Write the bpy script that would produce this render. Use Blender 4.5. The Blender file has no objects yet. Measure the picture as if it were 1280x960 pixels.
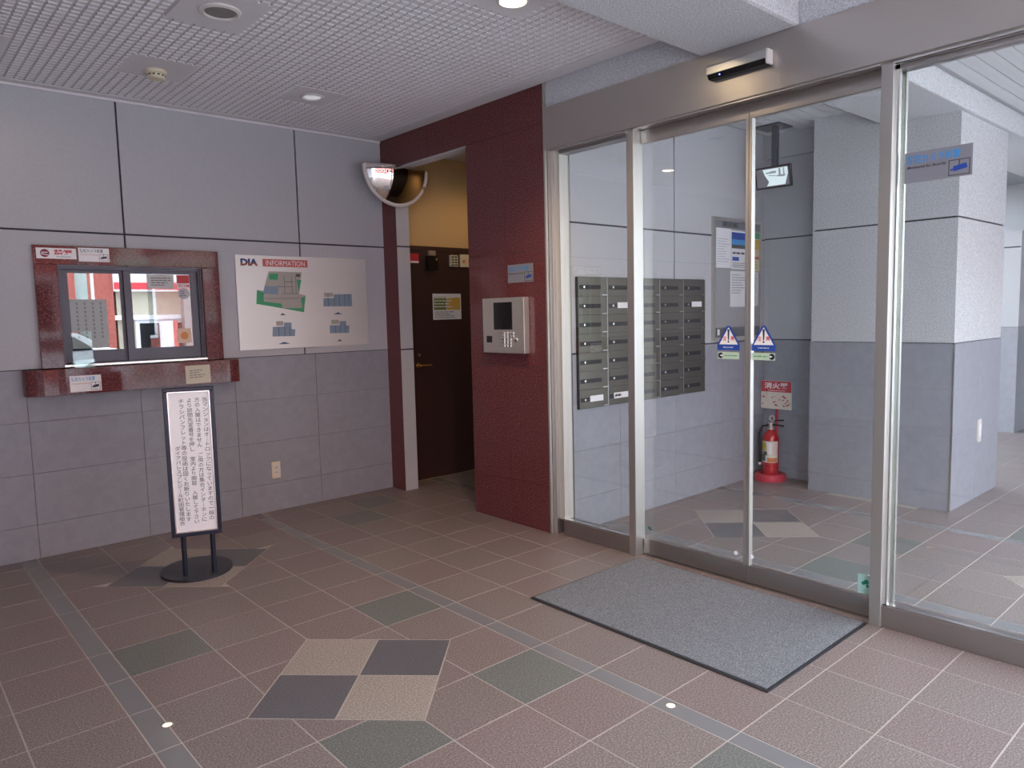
import bpy, bmesh, math, random
from mathutils import Vector, Matrix
C = bpy.context.scene.collection
S = bpy.context.scene
random.seed(7)

# ------------------------------------------------------------ camera
cd = bpy.data.cameras.new('camera')
cam = bpy.data.objects.new('camera', cd); C.objects.link(cam)
yaw, pit, rol = math.radians(41.5835), math.radians(-5.3966), math.radians(-1.3371)
fw = Vector((math.sin(yaw)*math.cos(pit), math.cos(yaw)*math.cos(pit), math.sin(pit)))
r0 = Vector((math.cos(yaw), -math.sin(yaw), 0)); u0 = r0.cross(fw)
rt = math.cos(rol)*r0 + math.sin(rol)*u0; up = -math.sin(rol)*r0 + math.cos(rol)*u0
CAM = Vector((0, 0, 1.4)); FOC = 917.27
cam.matrix_world = Matrix(((rt.x, up.x, -fw.x, CAM.x), (rt.y, up.y, -fw.y, CAM.y), (rt.z, up.z, -fw.z, CAM.z), (0, 0, 0, 1)))
cd.sensor_width = 36; cd.lens = FOC*36/1280; cd.clip_start = 0.02
S.camera = cam

# ------------------------------------------------------------ sky and exposure
w = bpy.data.worlds.new('overcast'); S.world = w; w.use_nodes = True
bg = w.node_tree.nodes['Background']
bg.inputs[0].default_value = (0.81, 0.912, 1.0, 1); bg.inputs[1].default_value = 1.0
S.view_settings.view_transform = 'Standard'; S.view_settings.look = 'None'
S.view_settings.gamma = 1; S.view_settings.exposure = 3.3; S.view_settings.use_curve_mapping = False

# ------------------------------------------------------------ helpers
W = {}                                     # world location of every object made here
class MB:
    def __init__(s): s.v = []; s.f = []; s.m = []
    def add(s, vs, fs, mi=0):
        b = len(s.v); s.v += [tuple(p) for p in vs]
        for f in fs: s.f.append(tuple(b+i for i in f)); s.m.append(mi)
        return s
    def box(s, x0, x1, y0, y1, z0, z1, mi=0):
        if x0 > x1: x0, x1 = x1, x0
        if y0 > y1: y0, y1 = y1, y0
        if z0 > z1: z0, z1 = z1, z0
        return s.add([(x0,y0,z0),(x1,y0,z0),(x1,y1,z0),(x0,y1,z0),(x0,y0,z1),(x1,y0,z1),(x1,y1,z1),(x0,y1,z1)],
                     [(0,3,2,1),(4,5,6,7),(0,1,5,4),(1,2,6,5),(2,3,7,6),(3,0,4,7)], mi)
    def poly(s, pts, mi=0): return s.add(pts, [tuple(range(len(pts)))], mi)
    def prism(s, pts, vec, mi=0):
        n = len(pts); vec = Vector(vec)
        a = [Vector(p) for p in pts]; b = [p+vec for p in a]
        nrm = Vector((0,0,0))
        for i in range(n): nrm += a[i].cross(a[(i+1) % n])
        if nrm.dot(vec) > 0: a.reverse(); b.reverse()
        fs = [tuple(range(n)), tuple(range(2*n-1, n-1, -1))]
        for i in range(n): j = (i+1) % n; fs.append((j, i, n+i, n+j))
        return s.add(a+b, fs, mi)
    def lathe(s, prof, c, ax='z', n=24, mi=0, sx=1, sy=1, a0=0, a1=2*math.pi):
        c = Vector(c); full = abs(a1-a0-2*math.pi) < 1e-6; k = n if full else n+1
        vs = []
        for r, h in prof:
            for i in range(k):
                t = a0+(a1-a0)*i/n; p = (r*math.cos(t)*sx, r*math.sin(t)*sy, h)
                if ax == 'x': p = (p[2], p[0], p[1])
                elif ax == 'y': p = (p[1], p[2], p[0])
                vs.append(c+Vector(p))
        fs = []
        for j in range(len(prof)-1):
            for i in range(n):
                i2 = (i+1) % k; fs.append((j*k+i, j*k+i2, (j+1)*k+i2, (j+1)*k+i))
        if full:
            if prof[0][0] > 1e-5: fs.append(tuple(range(k-1, -1, -1)))
            if prof[-1][0] > 1e-5: fs.append(tuple((len(prof)-1)*k+i for i in range(k)))
        return s.add(vs, fs, mi)
    def tube(s, path, r, n=8, mi=0):
        path = [Vector(p) for p in path]; vs = []; m = len(path)
        for i, p in enumerate(path):
            d = (path[min(i+1, m-1)]-path[max(i-1, 0)]).normalized()
            a = d.cross(Vector((0,0,1)) if abs(d.z) < .9 else Vector((1,0,0))).normalized(); b = d.cross(a)
            rr = r[i] if isinstance(r, (list, tuple)) else r
            for q in range(n): t = 2*math.pi*q/n; vs.append(p+a*rr*math.cos(t)+b*rr*math.sin(t))
        fs = [(i*n+q, (i+1)*n+q, (i+1)*n+(q+1) % n, i*n+(q+1) % n) for i in range(m-1) for q in range(n)]
        fs += [tuple(range(n)), tuple((m-1)*n+q for q in range(n-1, -1, -1))]
        return s.add(vs, fs, mi)
    def build(s, name, mats, parent=None, org=None, bevel=0, smooth=False):
        if not isinstance(mats, (list, tuple)): mats = [mats]
        if org is None:
            xs = [p[0] for p in s.v]; ys = [p[1] for p in s.v]; zs = [p[2] for p in s.v]
            org = ((min(xs)+max(xs))/2, (min(ys)+max(ys))/2, min(zs))
        org = Vector(org)
        me = bpy.data.meshes.new(name)
        me.from_pydata([tuple(Vector(p)-org) for p in s.v], [], s.f)
        for m in mats: me.materials.append(m)
        if len(mats) > 1: me.polygons.foreach_set('material_index', s.m)
        bm = bmesh.new(); bm.from_mesh(me)
        if smooth: bmesh.ops.remove_doubles(bm, verts=bm.verts, dist=1e-5)
        bmesh.ops.recalc_face_normals(bm, faces=bm.faces)
        if bevel: bmesh.ops.bevel(bm, geom=[e for e in bm.edges if len(e.link_faces) == 2 and e.calc_face_angle(0) > .5], offset=bevel, segments=2, affect='EDGES', clamp_overlap=True, profile=.5)
        bm.to_mesh(me); bm.free()
        if smooth:
            me.polygons.foreach_set('use_smooth', [True]*len(me.polygons)); me.set_sharp_from_angle(angle=.7)
        return link(name, me, parent, org)
def link(name, me, parent, org):
    o = bpy.data.objects.new(name, me); C.objects.link(o); org = Vector(org)
    if parent is not None: o.parent = parent; o.location = org-W[parent.name]
    else: o.location = org
    W[o.name] = org.copy(); return o
def tag(o, label=None, cat=None, group=None, kind=None):
    if label: o['label'] = label
    if cat: o['category'] = cat
    if group: o['group'] = group
    if kind: o['kind'] = kind
    return o
def thing(name, label, cat, loc, group=None, kind=None): return tag(link(name, None, None, loc), label, cat, group, kind)
def bx(name, m, parent, *a, bevel=0): return MB().box(*a).build(name, m, parent, bevel=bevel)
def rects_minus(r, h):                     # rectangle minus a hole, as rectangles
    x0, x1, z0, z1 = r; a0, a1, b0, b1 = max(h[0], x0), min(h[1], x1), max(h[2], z0), min(h[3], z1)
    if a0 >= a1 or b0 >= b1: return [r]
    out = []
    if b0 > z0: out.append((x0, x1, z0, b0))
    if b1 < z1: out.append((x0, x1, b1, z1))
    if a0 > x0: out.append((x0, a0, b0, b1))
    if a1 < x1: out.append((a1, x1, b0, b1))
    return out
class Plane:                               # a flat printed surface: u to the right, v up, seen from n
    def __init__(s, o, u, v=(0,0,1)): s.o = Vector(o); s.u = Vector(u).normalized(); s.v = Vector(v).normalized(); s.n = s.u.cross(s.v)
    def p(s, a, b, d=0): return s.o+s.u*a+s.v*b+s.n*d
    def rect(s, mb, a0, a1, b0, b1, d=.0006, mi=0): return mb.poly([s.p(a0,b0,d), s.p(a1,b0,d), s.p(a1,b1,d), s.p(a0,b1,d)], mi)
    def slab(s, mb, a0, a1, b0, b1, t, mi=0, d=0): return mb.prism([s.p(a0,b0,d), s.p(a1,b0,d), s.p(a1,b1,d), s.p(a0,b1,d)], s.n*t, mi)
    def poly(s, mb, pts, d=.0006, mi=0): return mb.poly([s.p(a,b,d) for a, b in pts], mi)
    def disc(s, mb, a, b, r, d=.0006, mi=0, n=16, r2=None):
        return mb.poly([s.p(a+r*math.cos(2*math.pi*i/n), b+(r2 or r)*math.sin(2*math.pi*i/n), d) for i in range(n)], mi)
def lettering(body, pl, a0, a1, b0, b1, m, parent, d=.001, bold=0.0, shear=0, name='lettering', keep=False, spacing=1.0):
    cu = bpy.data.curves.new('lettering', 'FONT'); cu.body = body; cu.align_x = 'CENTER' if '\n' in body else 'LEFT'
    cu.resolution_u = 2; cu.shear = shear; cu.space_line = spacing
    if bold: cu.offset = bold
    ob = bpy.data.objects.new('lettering', cu); me0 = ob.to_mesh()
    vs = [v.co.copy() for v in me0.vertices]; fs = [tuple(p.vertices) for p in me0.polygons]
    ob.to_mesh_clear(); bpy.data.objects.remove(ob); bpy.data.curves.remove(cu)
    if not vs: return None
    x0 = min(v.x for v in vs); x1 = max(v.x for v in vs); y0 = min(v.y for v in vs); y1 = max(v.y for v in vs)
    sx = (a1-a0)/max(x1-x0, 1e-6); sy = (b1-b0)/max(y1-y0, 1e-6)
    if keep: sx = sy = min(sx, sy)
    org = pl.p((a0+a1)/2, (b0+b1)/2, d)
    me = bpy.data.meshes.new(name)
    me.from_pydata([tuple(pl.p(a0+(v.x-x0)*sx, b0+(v.y-y0)*sy, d)-org) for v in vs], [], fs); me.materials.append(m)
    return link(name, me, parent, org)

# ------------------------------------------------------------ materials
def col(h):
    h = h.lstrip('#'); c = [int(h[i:i+2], 16)/255 for i in (0, 2, 4)]
    return tuple(x/12.92 if x <= .04045 else ((x+.055)/1.055)**2.4 for x in c)+(1,)
def mat(name, c, rough=.6, metal=0, spec=.5, em=0, coat=0):
    m = bpy.data.materials.new(name); m.use_nodes = True; b = m.node_tree.nodes['Principled BSDF']
    c = col(c) if isinstance(c, str) else tuple(c)+((1,) if len(c) == 3 else ())
    b.inputs['Base Color'].default_value = c; b.inputs['Roughness'].default_value = rough; b.inputs['Metallic'].default_value = metal
    b.inputs['Specular IOR Level'].default_value = spec; b.inputs['Coat Weight'].default_value = coat
    if em: b.inputs['Emission Color'].default_value = c; b.inputs['Emission Strength'].default_value = em
    return m
def nd(m, t, **k):
    n = m.node_tree.nodes.new(t)
    for a, v in k.items():
        if a.startswith('i_'): n.inputs[a[2:].replace('_', ' ')].default_value = v
        else: setattr(n, a, v)
    return n
def lk(m, a, b): m.node_tree.links.new(a, b)
def pos(m, scale=(1,1,1)):
    g = nd(m, 'ShaderNodeNewGeometry'); mp = nd(m, 'ShaderNodeMapping'); mp.inputs['Scale'].default_value = scale
    lk(m, g.outputs['Position'], mp.inputs['Vector']); return mp.outputs['Vector']
def ramp(m, fac, stops):
    r = nd(m, 'ShaderNodeValToRGB'); e = r.color_ramp.elements
    while len(e) < len(stops): e.new(.5)
    for q, (p, c) in zip(e, stops): q.position = p; q.color = col(c) if isinstance(c, str) else c
    lk(m, fac, r.inputs['Fac']); return r.outputs['Color']
def noise(m, vec, scale, detail=2, rough=.5):
    n = nd(m, 'ShaderNodeTexNoise'); n.inputs['Scale'].default_value = scale; n.inputs['Detail'].default_value = detail; n.inputs['Roughness'].default_value = rough
    lk(m, vec, n.inputs['Vector']); return n.outputs['Fac']
def bump(m, h, strength=.3, dist=.002):
    b = nd(m, 'ShaderNodeBump'); b.inputs['Strength'].default_value = strength; b.inputs['Distance'].default_value = dist
    lk(m, h, b.inputs['Height']); lk(m, b.outputs['Normal'], m.node_tree.nodes['Principled BSDF'].inputs['Normal'])
def base(m, c): lk(m, c, m.node_tree.nodes['Principled BSDF'].inputs['Base Color'])
def stucco(name, c1, c2, scale, bs, dist, rough=.85):
    m = mat(name, c1, rough, spec=.3); v = pos(m); n1 = noise(m, v, scale, 3, .6)
    base(m, ramp(m, n1, [(.38, c1), (.62, c2)])); bump(m, n1, bs, dist); return m
def speckle(name, cs, scale, rough, bs=0, coat=0, vary=0):
    m = mat(name, cs[0], rough, coat=coat); v = pos(m); n1 = noise(m, v, scale, 4, .75)
    k = len(cs); c = ramp(m, n1, [(.32+.36*i/(k-1), cs[i]) for i in range(k)])
    if vary:
        oi = nd(m, 'ShaderNodeObjectInfo'); hs = nd(m, 'ShaderNodeHueSaturation')
        mr = nd(m, 'ShaderNodeMapRange'); mr.inputs['To Min'].default_value = 1-vary; mr.inputs['To Max'].default_value = 1+vary
        lk(m, oi.outputs['Random'], mr.inputs['Value']); lk(m, mr.outputs['Result'], hs.inputs['Value']); lk(m, c, hs.inputs['Color']); c = hs.outputs['Color']
    base(m, c)
    if bs: bump(m, n1, bs, .002)
    return m
def brushed(name, c, rough, scale=(4, 4, 260), bs=.0):
    m = mat(name, c, rough, 1); v = pos(m, scale); n1 = noise(m, v, 1, 3, .6)
    r = nd(m, 'ShaderNodeMapRange'); r.inputs['To Min'].default_value = rough-.08; r.inputs['To Max'].default_value = rough+.1
    lk(m, n1, r.inputs['Value']); lk(m, r.outputs['Result'], m.node_tree.nodes['Principled BSDF'].inputs['Roughness'])
    if bs: bump(m, n1, bs, .001)
    return m
def glass(name, tint, f0, rough=.0):
    m = bpy.data.materials.new(name); m.use_nodes = True; nt = m.node_tree; nt.nodes.clear()
    out = nd(m, 'ShaderNodeOutputMaterial'); mx = nd(m, 'ShaderNodeMixShader'); tr = nd(m, 'ShaderNodeBsdfTransparent'); gl = nd(m, 'ShaderNodeBsdfGlossy')
    tr.inputs[0].default_value = tuple(tint)+(1,); gl.inputs[0].default_value = (1,1,1,1); gl.inputs['Roughness'].default_value = rough
    lw = nd(m, 'ShaderNodeLayerWeight'); lw.inputs['Blend'].default_value = .5
    pw = nd(m, 'ShaderNodeMath', operation='POWER'); pw.inputs[1].default_value = 5
    ma = nd(m, 'ShaderNodeMath', operation='MULTIPLY_ADD'); ma.inputs[1].default_value = 1-f0; ma.inputs[2].default_value = f0
    lk(m, lw.outputs['Facing'], pw.inputs[0]); lk(m, pw.outputs[0], ma.inputs[0]); lk(m, ma.outputs[0], mx.inputs[0])
    lk(m, tr.outputs[0], mx.inputs[1]); lk(m, gl.outputs[0], mx.inputs[2]); lk(m, mx.outputs[0], out.inputs['Surface']); return m

M = {}
M['wall'] = stucco('wall_stucco', '#afafb6', '#bababf', 260, .25, .0015)
M['rough_wall'] = stucco('rough_stucco', '#b8b8be', '#d8d8dc', 120, 1.0, .006)
M['groove'] = mat('groove', '#3c3b44', .8)
M['dado'] = stucco('dado_tile', '#90919b', '#9697a1', 18, .04, .001, .38)
M['dado_joint'] = mat('dado_joint', '#6c6c74', .8)
M['ceiling'] = stucco('ceiling_board', '#d8d5d9', '#dfdce0', 300, .1, .001)
M['ceiling_gap'] = mat('ceiling_gap', '#c2bfc4', .9)
M['slat'] = mat('ceiling_slat', '#d0d1d4', .6)
M['slat_gap'] = mat('slat_gap', '#b0b1b5', .9)
M['granite'] = speckle('red_granite', ['#36191d', '#55282c', '#753f42', '#9a6a66'], 130, .06); M['granite'].node_tree.nodes['Principled BSDF'].inputs['Specular IOR Level'].default_value = .38
M['grout'] = mat('grout', '#b3aaa6', .9)
M['tile_a'] = speckle('brown_tile', ['#584f51', '#7b7070', '#aca09c'], 150, .40, .25, vary=.04)
M['tile_b'] = speckle('red_brown_tile', ['#5a4e50', '#7c6e6f', '#aa9c99'], 150, .40, .25, vary=.04)
M['tile_g'] = speckle('grey_green_tile', ['#4f5152', '#6a6c6b', '#92938f'], 150, .40, .25, vary=.04)
M['tile_dark'] = speckle('slate_tile', ['#525056', '#605e64', '#706e74'], 120, .32, .04)
M['tile_light'] = speckle('beige_tile', ['#655c58', '#968c86', '#c8c0ba'], 160, .45, .3)
M['strip'] = mat('strip_tile', '#7c7b7f', .2)
M['steel'] = mat('brushed_steel', (.54, .515, .49), .40, .92)
M['steel_h'] = mat('brushed_steel_header', (.55, .51, .48), .30, .95)
M['jamb'] = mat('satin_jamb', (.55, .53, .50), .4, .45)
M['chrome'] = mat('polished_steel', (.72, .71, .69), .25, 1)
M['dark_steel'] = mat('rail_steel', (.36, .33, .32), .34, .9)
M['glass'] = glass('clear_glass', (.975, .988, .983), .06)
M['mirror_glass'] = glass('reflective_window_glass', (.55, .58, .60), .30)
M['acrylic'] = glass('acrylic', (.9, .94, .93), .06)
M['alu'] = mat('dark_aluminium', '#55545f', .4, .3)
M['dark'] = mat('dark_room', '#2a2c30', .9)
M['white'] = mat('white_print', '#e9e8ec', .5)
M['paper'] = mat('paper', '#dcdde2', .7)
M['cream'] = mat('cream_plastic', '#d8cdb4', .5)
M['black'] = mat('black_print', '#1c1c20', .5)
M['ink'] = mat('grey_ink', '#55565c', .7)
M['red'] = mat('red_print', '#c0303a', .5)
M['salmon'] = mat('salmon_print', '#c4625c', .5)
M['blue'] = mat('blue_print', '#2448a0', .5)
M['sky_blue'] = mat('light_blue_print', '#3f8fd0', .5)
M['navy'] = mat('navy_frame', '#22293c', .28, .2)
M['green'] = mat('green_print', '#3f9f70', .5)
M['plan_grey'] = mat('plan_grey', '#a9a49c', .5)
M['plan_blue'] = mat('plan_blue', '#7f93a8', .5)
M['orange'] = mat('orange_print', '#d98a4a', .5)
M['silver_print'] = mat('silver_film', '#8f8d95', .35, .2)
M['board_steel'] = mat('board_steel', (.74, .71, .70), .42, .35)
M['panel_grey'] = mat('panel_silver', (.60, .57, .53), .36, .75)
M['screen'] = mat('dark_screen', '#17181c', .12)
M['door_brown'] = mat('brown_steel_door', '#3a2524', .45)
M['yellow_wall'] = stucco('cream_wall', '#c9a878', '#d1b080', 200, .1, .001)
M['mat_pile'] = speckle('mat_pile', ['#3d4047', '#6c6f78', '#a4a7ae'], 260, .95, .5)
M['rubber'] = mat('rubber', '#25252c', .6)
M['ext_red'] = mat('extinguisher_red', '#b5131f', .25, coat=.4)
M['stand_red'] = mat('stand_red', '#c02843', .4)
M['mail'] = mat('bronze_steel', (.16, .15, .128), .32, .85)
M['mail_dark'] = mat('mail_slot', '#141418', .4)
M['lamp'] = mat('lamp_glow', (1, .78, .48), .5, em=5)
M['lamp_white'] = mat('lamp_lens', '#e4e4e6', .4, em=.05)
M['floor_lamp'] = mat('floor_lamp_glow', (1, .72, .42), .5, em=.2)
M['mesh_grey'] = mat('speaker_mesh', '#8a8886', .7)
M['mirror'] = mat('mirror_dome', (.80, .78, .76), .02, 1)
M['white_rim'] = mat('white_rim', '#d5cfcb', .45)
M['led'] = mat('blue_led', (.15, .25, 1), .5, em=.4)

# ------------------------------------------------------------ floors
XP = 3.215; YW = 5.14; ZC = 2.79
GY = [1.25+.3115*k for k in range(-11, 14)]
def in_view(pts):
    for p in pts:
        d = Vector(p)-CAM; z = d.dot(fw)
        if z > .1 and -30 < 640+FOC*d.dot(rt)/z < 1310 and -30 < 480-FOC*d.dot(up)/z < 990: return True
    return False
tile_cache = {}
def tile(poly, m, parent, name='floor_tile'):
    cx = sum(p[0] for p in poly)/len(poly); cy = sum(p[1] for p in poly)/len(poly)
    key = (m.name, tuple((round(p[0]-cx, 3), round(p[1]-cy, 3)) for p in poly)); me = tile_cache.get(key)
    if me is None:
        o = MB().prism([(x, y, -.006) for x, y in poly], (0, 0, .006)).build(name, m, parent, org=(cx, cy, 0)); tile_cache[key] = o.data; return o
    return link(name, me, parent, (cx, cy, 0))
def inset(poly, g):
    n = len(poly); A = sum(poly[i][0]*poly[(i+1) % n][1]-poly[(i+1) % n][0]*poly[i][1] for i in range(n))
    if A < 0: poly = poly[::-1]
    out = []
    for i in range(n):
        p0, p1, p2 = Vector(poly[i-1]), Vector(poly[i]), Vector(poly[(i+1) % n])
        d1 = (p1-p0).normalized(); d2 = (p2-p1).normalized(); n1 = Vector((-d1.y, d1.x)); n2 = Vector((-d2.y, d2.x))
        k = 1+n1.dot(n2); q = p1+(n1+n2)*(g/max(k, .2)); out.append((q.x, q.y))
    return out
def clip(poly, nx, ny, c):                 # keep nx*x+ny*y >= c
    out = []; n = len(poly)
    for i in range(n):
        a, b = poly[i], poly[(i+1) % n]; da = nx*a[0]+ny*a[1]-c; db = nx*b[0]+ny*b[1]-c
        if da >= 0: out.append(a)
        if da*db < 0: t = da/(da-db); out.append((a[0]+(b[0]-a[0])*t, a[1]+(b[1]-a[1])*t))
    return out
def lay_floor(parent, cells, ys, diamonds, dark, skip=None, R=.449, G=.0028):
    rest = MB(); rest_m = [M['tile_a'], M['strip']]
    for (x0, x1, strip) in cells:
        for y0, y1 in zip(ys, ys[1:]):
            if skip and skip((x0+x1)/2, (y0+y1)/2): continue
            polys = [(x0,y0),(x1,y0),(x1,y1),(x0,y1)]; mx, my = (x0+x1)/2, (y0+y1)/2
            for dx, dy in diamonds:
                if abs(mx-dx)+abs(my-dy) < .9:
                    sx = 1 if mx > dx else -1; sy = 1 if my > dy else -1
                    polys = clip(polys, sx, sy, R+sx*dx+sy*dy)
            if len(polys) < 3: continue
            A = abs(sum(polys[i-1][0]*polys[i][1]-polys[i][0]*polys[i-1][1] for i in range(len(polys))))/2
            if A < .0012: continue
            q = inset(polys, G)
            if in_view([(x, y, 0) for x, y in polys]):
                if strip: m = M['strip']
                elif any(x0 < a < x1 and y0 < b < y1 for a, b in dark): m = M['tile_g']
                else: m = random.choice([M['tile_a'], M['tile_a'], M['tile_b']])
                tile(q, m, parent, 'strip_tile' if strip else 'floor_tile')
            else: rest.prism([(x, y, -.006) for x, y in q], (0, 0, .006), 1 if strip else 0)
    for dx, dy in diamonds:
        h = R/2
        for ox, oy, m in ((0, h, 'tile_light'), (0, -h, 'tile_light'), (h, 0, 'tile_dark'), (-h, 0, 'tile_dark')):
            p = [(dx+ox-h, dy+oy), (dx+ox, dy+oy-h), (dx+ox+h, dy+oy), (dx+ox, dy+oy+h)]
            tile(inset(p, G), M[m], parent, 'inlay_tile')
    if rest.v: tag(rest.build('outlying_tiles', rest_m, parent), kind='stuff')
fl = bx('floor', M['grout'], None, -2.6, 3.36, -1.6, 5.60, -.16, -.0010)
tag(fl, 'brown tiled porch floor with grey strips and beige and slate diamonds', 'floor', kind='structure')
xs = [-2.52+.3115*i for i in range(9)]
cells = [(a, b, 0) for a, b in zip(xs, xs[1:])]+[(xs[-1], .312, 0), (.312, .618, 0), (.618, .703, 1), (.703, 1.036, 0), (1.036, 1.37, 0), (1.37, 1.692, 0), (1.692, 2.012, 0), (2.012, 2.092, 1), (2.092, 2.392, 0), (2.392, 2.702, 0), (2.702, 3.008, 0), (3.008, 3.36, 0)]
lay_floor(fl, cells, GY+[5.60], [(1.37, 2.492), (1.335, 4.315)], [(1.9, 1.95), (1.2, 2.0), (1.9, 3.0), (1.9, 1.2), (2.5, 4.5), (.9, 3.3), (2.8, 4.8)], skip=lambda x, y: y > 5.2 and x < 2.9)
fl2 = bx('floor', M['grout'], None, 3.36, 13.0, -1.6, 5.60, -.16, -.0010)
tag(fl2, 'tiled lobby floor behind the glass doors', 'floor', kind='structure')
cells = [(3.36, 3.60, 0), (3.60, 3.69, 1), (3.69, 4.0, 0), (4.0, 4.31, 0), (4.31, 4.63, 0), (4.63, 4.955, 0), (4.955, 5.04, 1)]
x = 5.04
while x < 12.7: cells.append((x, x+.3115, 0)); x += .3115
x_end = x
hid = lambda x, y: (y > 3.42 and x > 4.7 and x < 9) or (6.0 < x < 9 and y > 2.75) or (5.5 < x < 6.3 and 1.8 < y < 2.6) or y > 4.9 and x > 4.7
lay_floor(fl2, cells, GY, [(4.31, 2.496), (4.31, .627)], [(4.5, 1.7), (3.8, 1.7), (5.2, 1.1)], skip=hid)
# ground outside
gd = MB().box(-40, 40, -40, -1.6, -.2, -.03).build('ground', stucco('asphalt', '#b9b9bb', '#c6c6c8', 30, .2, .003))
tag(gd, 'pale asphalt street in front of the porch', 'ground', kind='structure')

# ------------------------------------------------------------ back wall
GAP = .006; WIN = (.925, 1.77, 1.15, 1.76)
wb = MB()
for r in rects_minus((-2.6, 3.335, -.16, 2.95), WIN): wb.box(r[0], r[1], 5.152, 5.30, r[2], r[3])
wall_back = wb.build('wall_back', M['groove'])
tag(wall_back, 'grey porch back wall of large stucco panels over dado tiles', 'wall', kind='structure')
def panel(parent, rects, y0, y1, m, name, bevel=.0):
    mb = MB()
    for r in rects: mb.box(r[0], r[1], y0, y1, r[2], r[3])
    return mb.build(name, m, parent)
px = [-2.6, -2.227, -1.047, .133, 1.313, 2.495, 3.225]
for a, b in zip(px, px[1:]):
    for z0, z1 in ((1.144, 1.962), (1.962, 2.80)):
        panel(wall_back, rects_minus((a+GAP, b-GAP, z0+(GAP if z0 > 1.5 else 0), z1-(GAP if z1 < 2.5 else 0)), WIN), YW, 5.152, M['wall'], 'wall_panel')
dj = MB().box(-2.6, 3.225, 5.146, 5.152, 0, 1.138).build('dado_backing', M['dado_joint'], wall_back)
dx = [-2.6, -2.355, -1.74, -1.125, -.51, .105, .72, 1.342, 1.958, 2.577, 3.225]; dz = [0, .207, .518, .829, 1.14]
for a, b in zip(dx, dx[1:]):
    for z0, z1 in zip(dz, dz[1:]): bx('wall_tile', M['dado'], wall_back, a+.0015, b-.0015, YW, 5.146, z0+.0015, z1-.0015)
tr = bx('trim_1', M['ceiling'], None, -2.6, 3.215, 5.130, 5.139, 2.776, 2.79); tag(tr, 'thin pale cornice between back wall and ceiling', 'trim', kind='structure')
wl = bx('wall_left', M['wall'], None, -2.75, -2.6, -1.6, 5.3, -.16, 2.95); tag(wl, 'plain grey side wall closing the porch on the far left', 'wall', kind='structure')

# ------------------------------------------------------------ granite wall
gw = MB().box(3.23, 3.335, 4.953, 5.152, -.16, 2.95).box(3.23, 3.335, 4.045, 4.953, 2.565, 2.95).box(3.23, 3.345, 3.285, 4.045, -.16, 2.95).build('wall_right', M['groove'])
tag(gw, 'dark red polished granite wall around the recess opening', 'wall', kind='structure')
def slab(y0, y1, z0, z1): bx('granite_slab', M['granite'], gw, XP, 3.23, y0+.0012, y1-.0012, z0+.0012, z1-.0012)
slab(4.945, 5.14, 0, 1.15); slab(4.945, 5.14, 1.15, 2.56); slab(4.495, 5.14, 2.56, ZC); slab(4.045, 4.495, 2.56, ZC)
for a, b in ((3.652, 4.047), (3.285, 3.652)):
    for z0, z1 in zip([0, .30, 1.06, 1.80, 2.56], [.30, 1.06, 1.80, 2.56, ZC]): slab(a, b, z0, z1)
for z0, z1 in ((0, 1.138), (1.150, 1.949), (1.961, 2.556)): bx('reveal_panel', M['wall'], gw, 3.2165, 3.335, 4.945, 4.953, z0, z1)
bx('soffit_panel', M['ceiling'], gw, 3.231, 3.335, 4.047, 4.944, 2.556, 2.565)
bx('corner_strip', M['steel'], gw, 3.213, 3.232, 3.273, 3.285, 0, ZC)
# recess behind
rc = bx('wall_far', M['yellow_wall'], None, 3.335, 4.75, 5.165, 5.30, -.16, 2.95); tag(rc, 'warm cream wall above the brown door in the recess', 'wall', kind='structure')
bx('lower_wall', M['door_brown'], rc, 3.335, 3.43, 5.155, 5.165, 0, 1.99)
bx('lower_wall', M['door_brown'], rc, 4.34, 4.65, 5.155, 5.165, 0, 1.99)
re_ = bx('wall_side', M['yellow_wall'], None, 4.65, 4.75, 3.29, 5.165, -.16, 2.95); tag(re_, 'cream end wall of the recess behind the granite', 'wall', kind='structure')
rcl = bx('ceiling', M['ceiling'], None, 3.335, 4.65, 3.29, 5.165, 2.74, 2.95); tag(rcl, 'plain ceiling of the recess behind the granite', 'ceiling', kind='structure')
d3 = thing('door_3', 'dark brown steel door with gold lever in the recess', 'door', (3.88, 5.16, 0), kind='structure')
bx('door_frame', M['door_brown'], d3, 3.43, 4.34, 5.148, 5.165, 1.955, 1.99); bx('door_frame', M['door_brown'], d3, 3.43, 3.455, 5.148, 5.165, 0, 1.955); bx('door_frame', M['door_brown'], d3, 4.315, 4.34, 5.148, 5.165, 0, 1.955)
bx('door_leaf', M['door_brown'], d3, 3.457, 4.313, 5.152, 5.165, .008, 1.953)
gold = mat('gold_lever', (.75, .5, .2), .3, 1)
hd = MB().lathe([(.022, 0), (.022, -.006), (.010, -.008), (.009, -.04)], (3.518, 5.152, .99), 'y', 16).tube([(3.518, 5.114, .99), (3.56, 5.112, .99), (3.63, 5.114, .988)], .008).build('lever_handle', gold, d3, smooth=True)
tag(hd, 'gold lever handle')
MB().lathe([(.018, 0), (.016, -.008), (.006, -.009)], (3.524, 5.152, 1.078), 'y', 16).build('lock', M['chrome'], d3, smooth=True)

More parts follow.
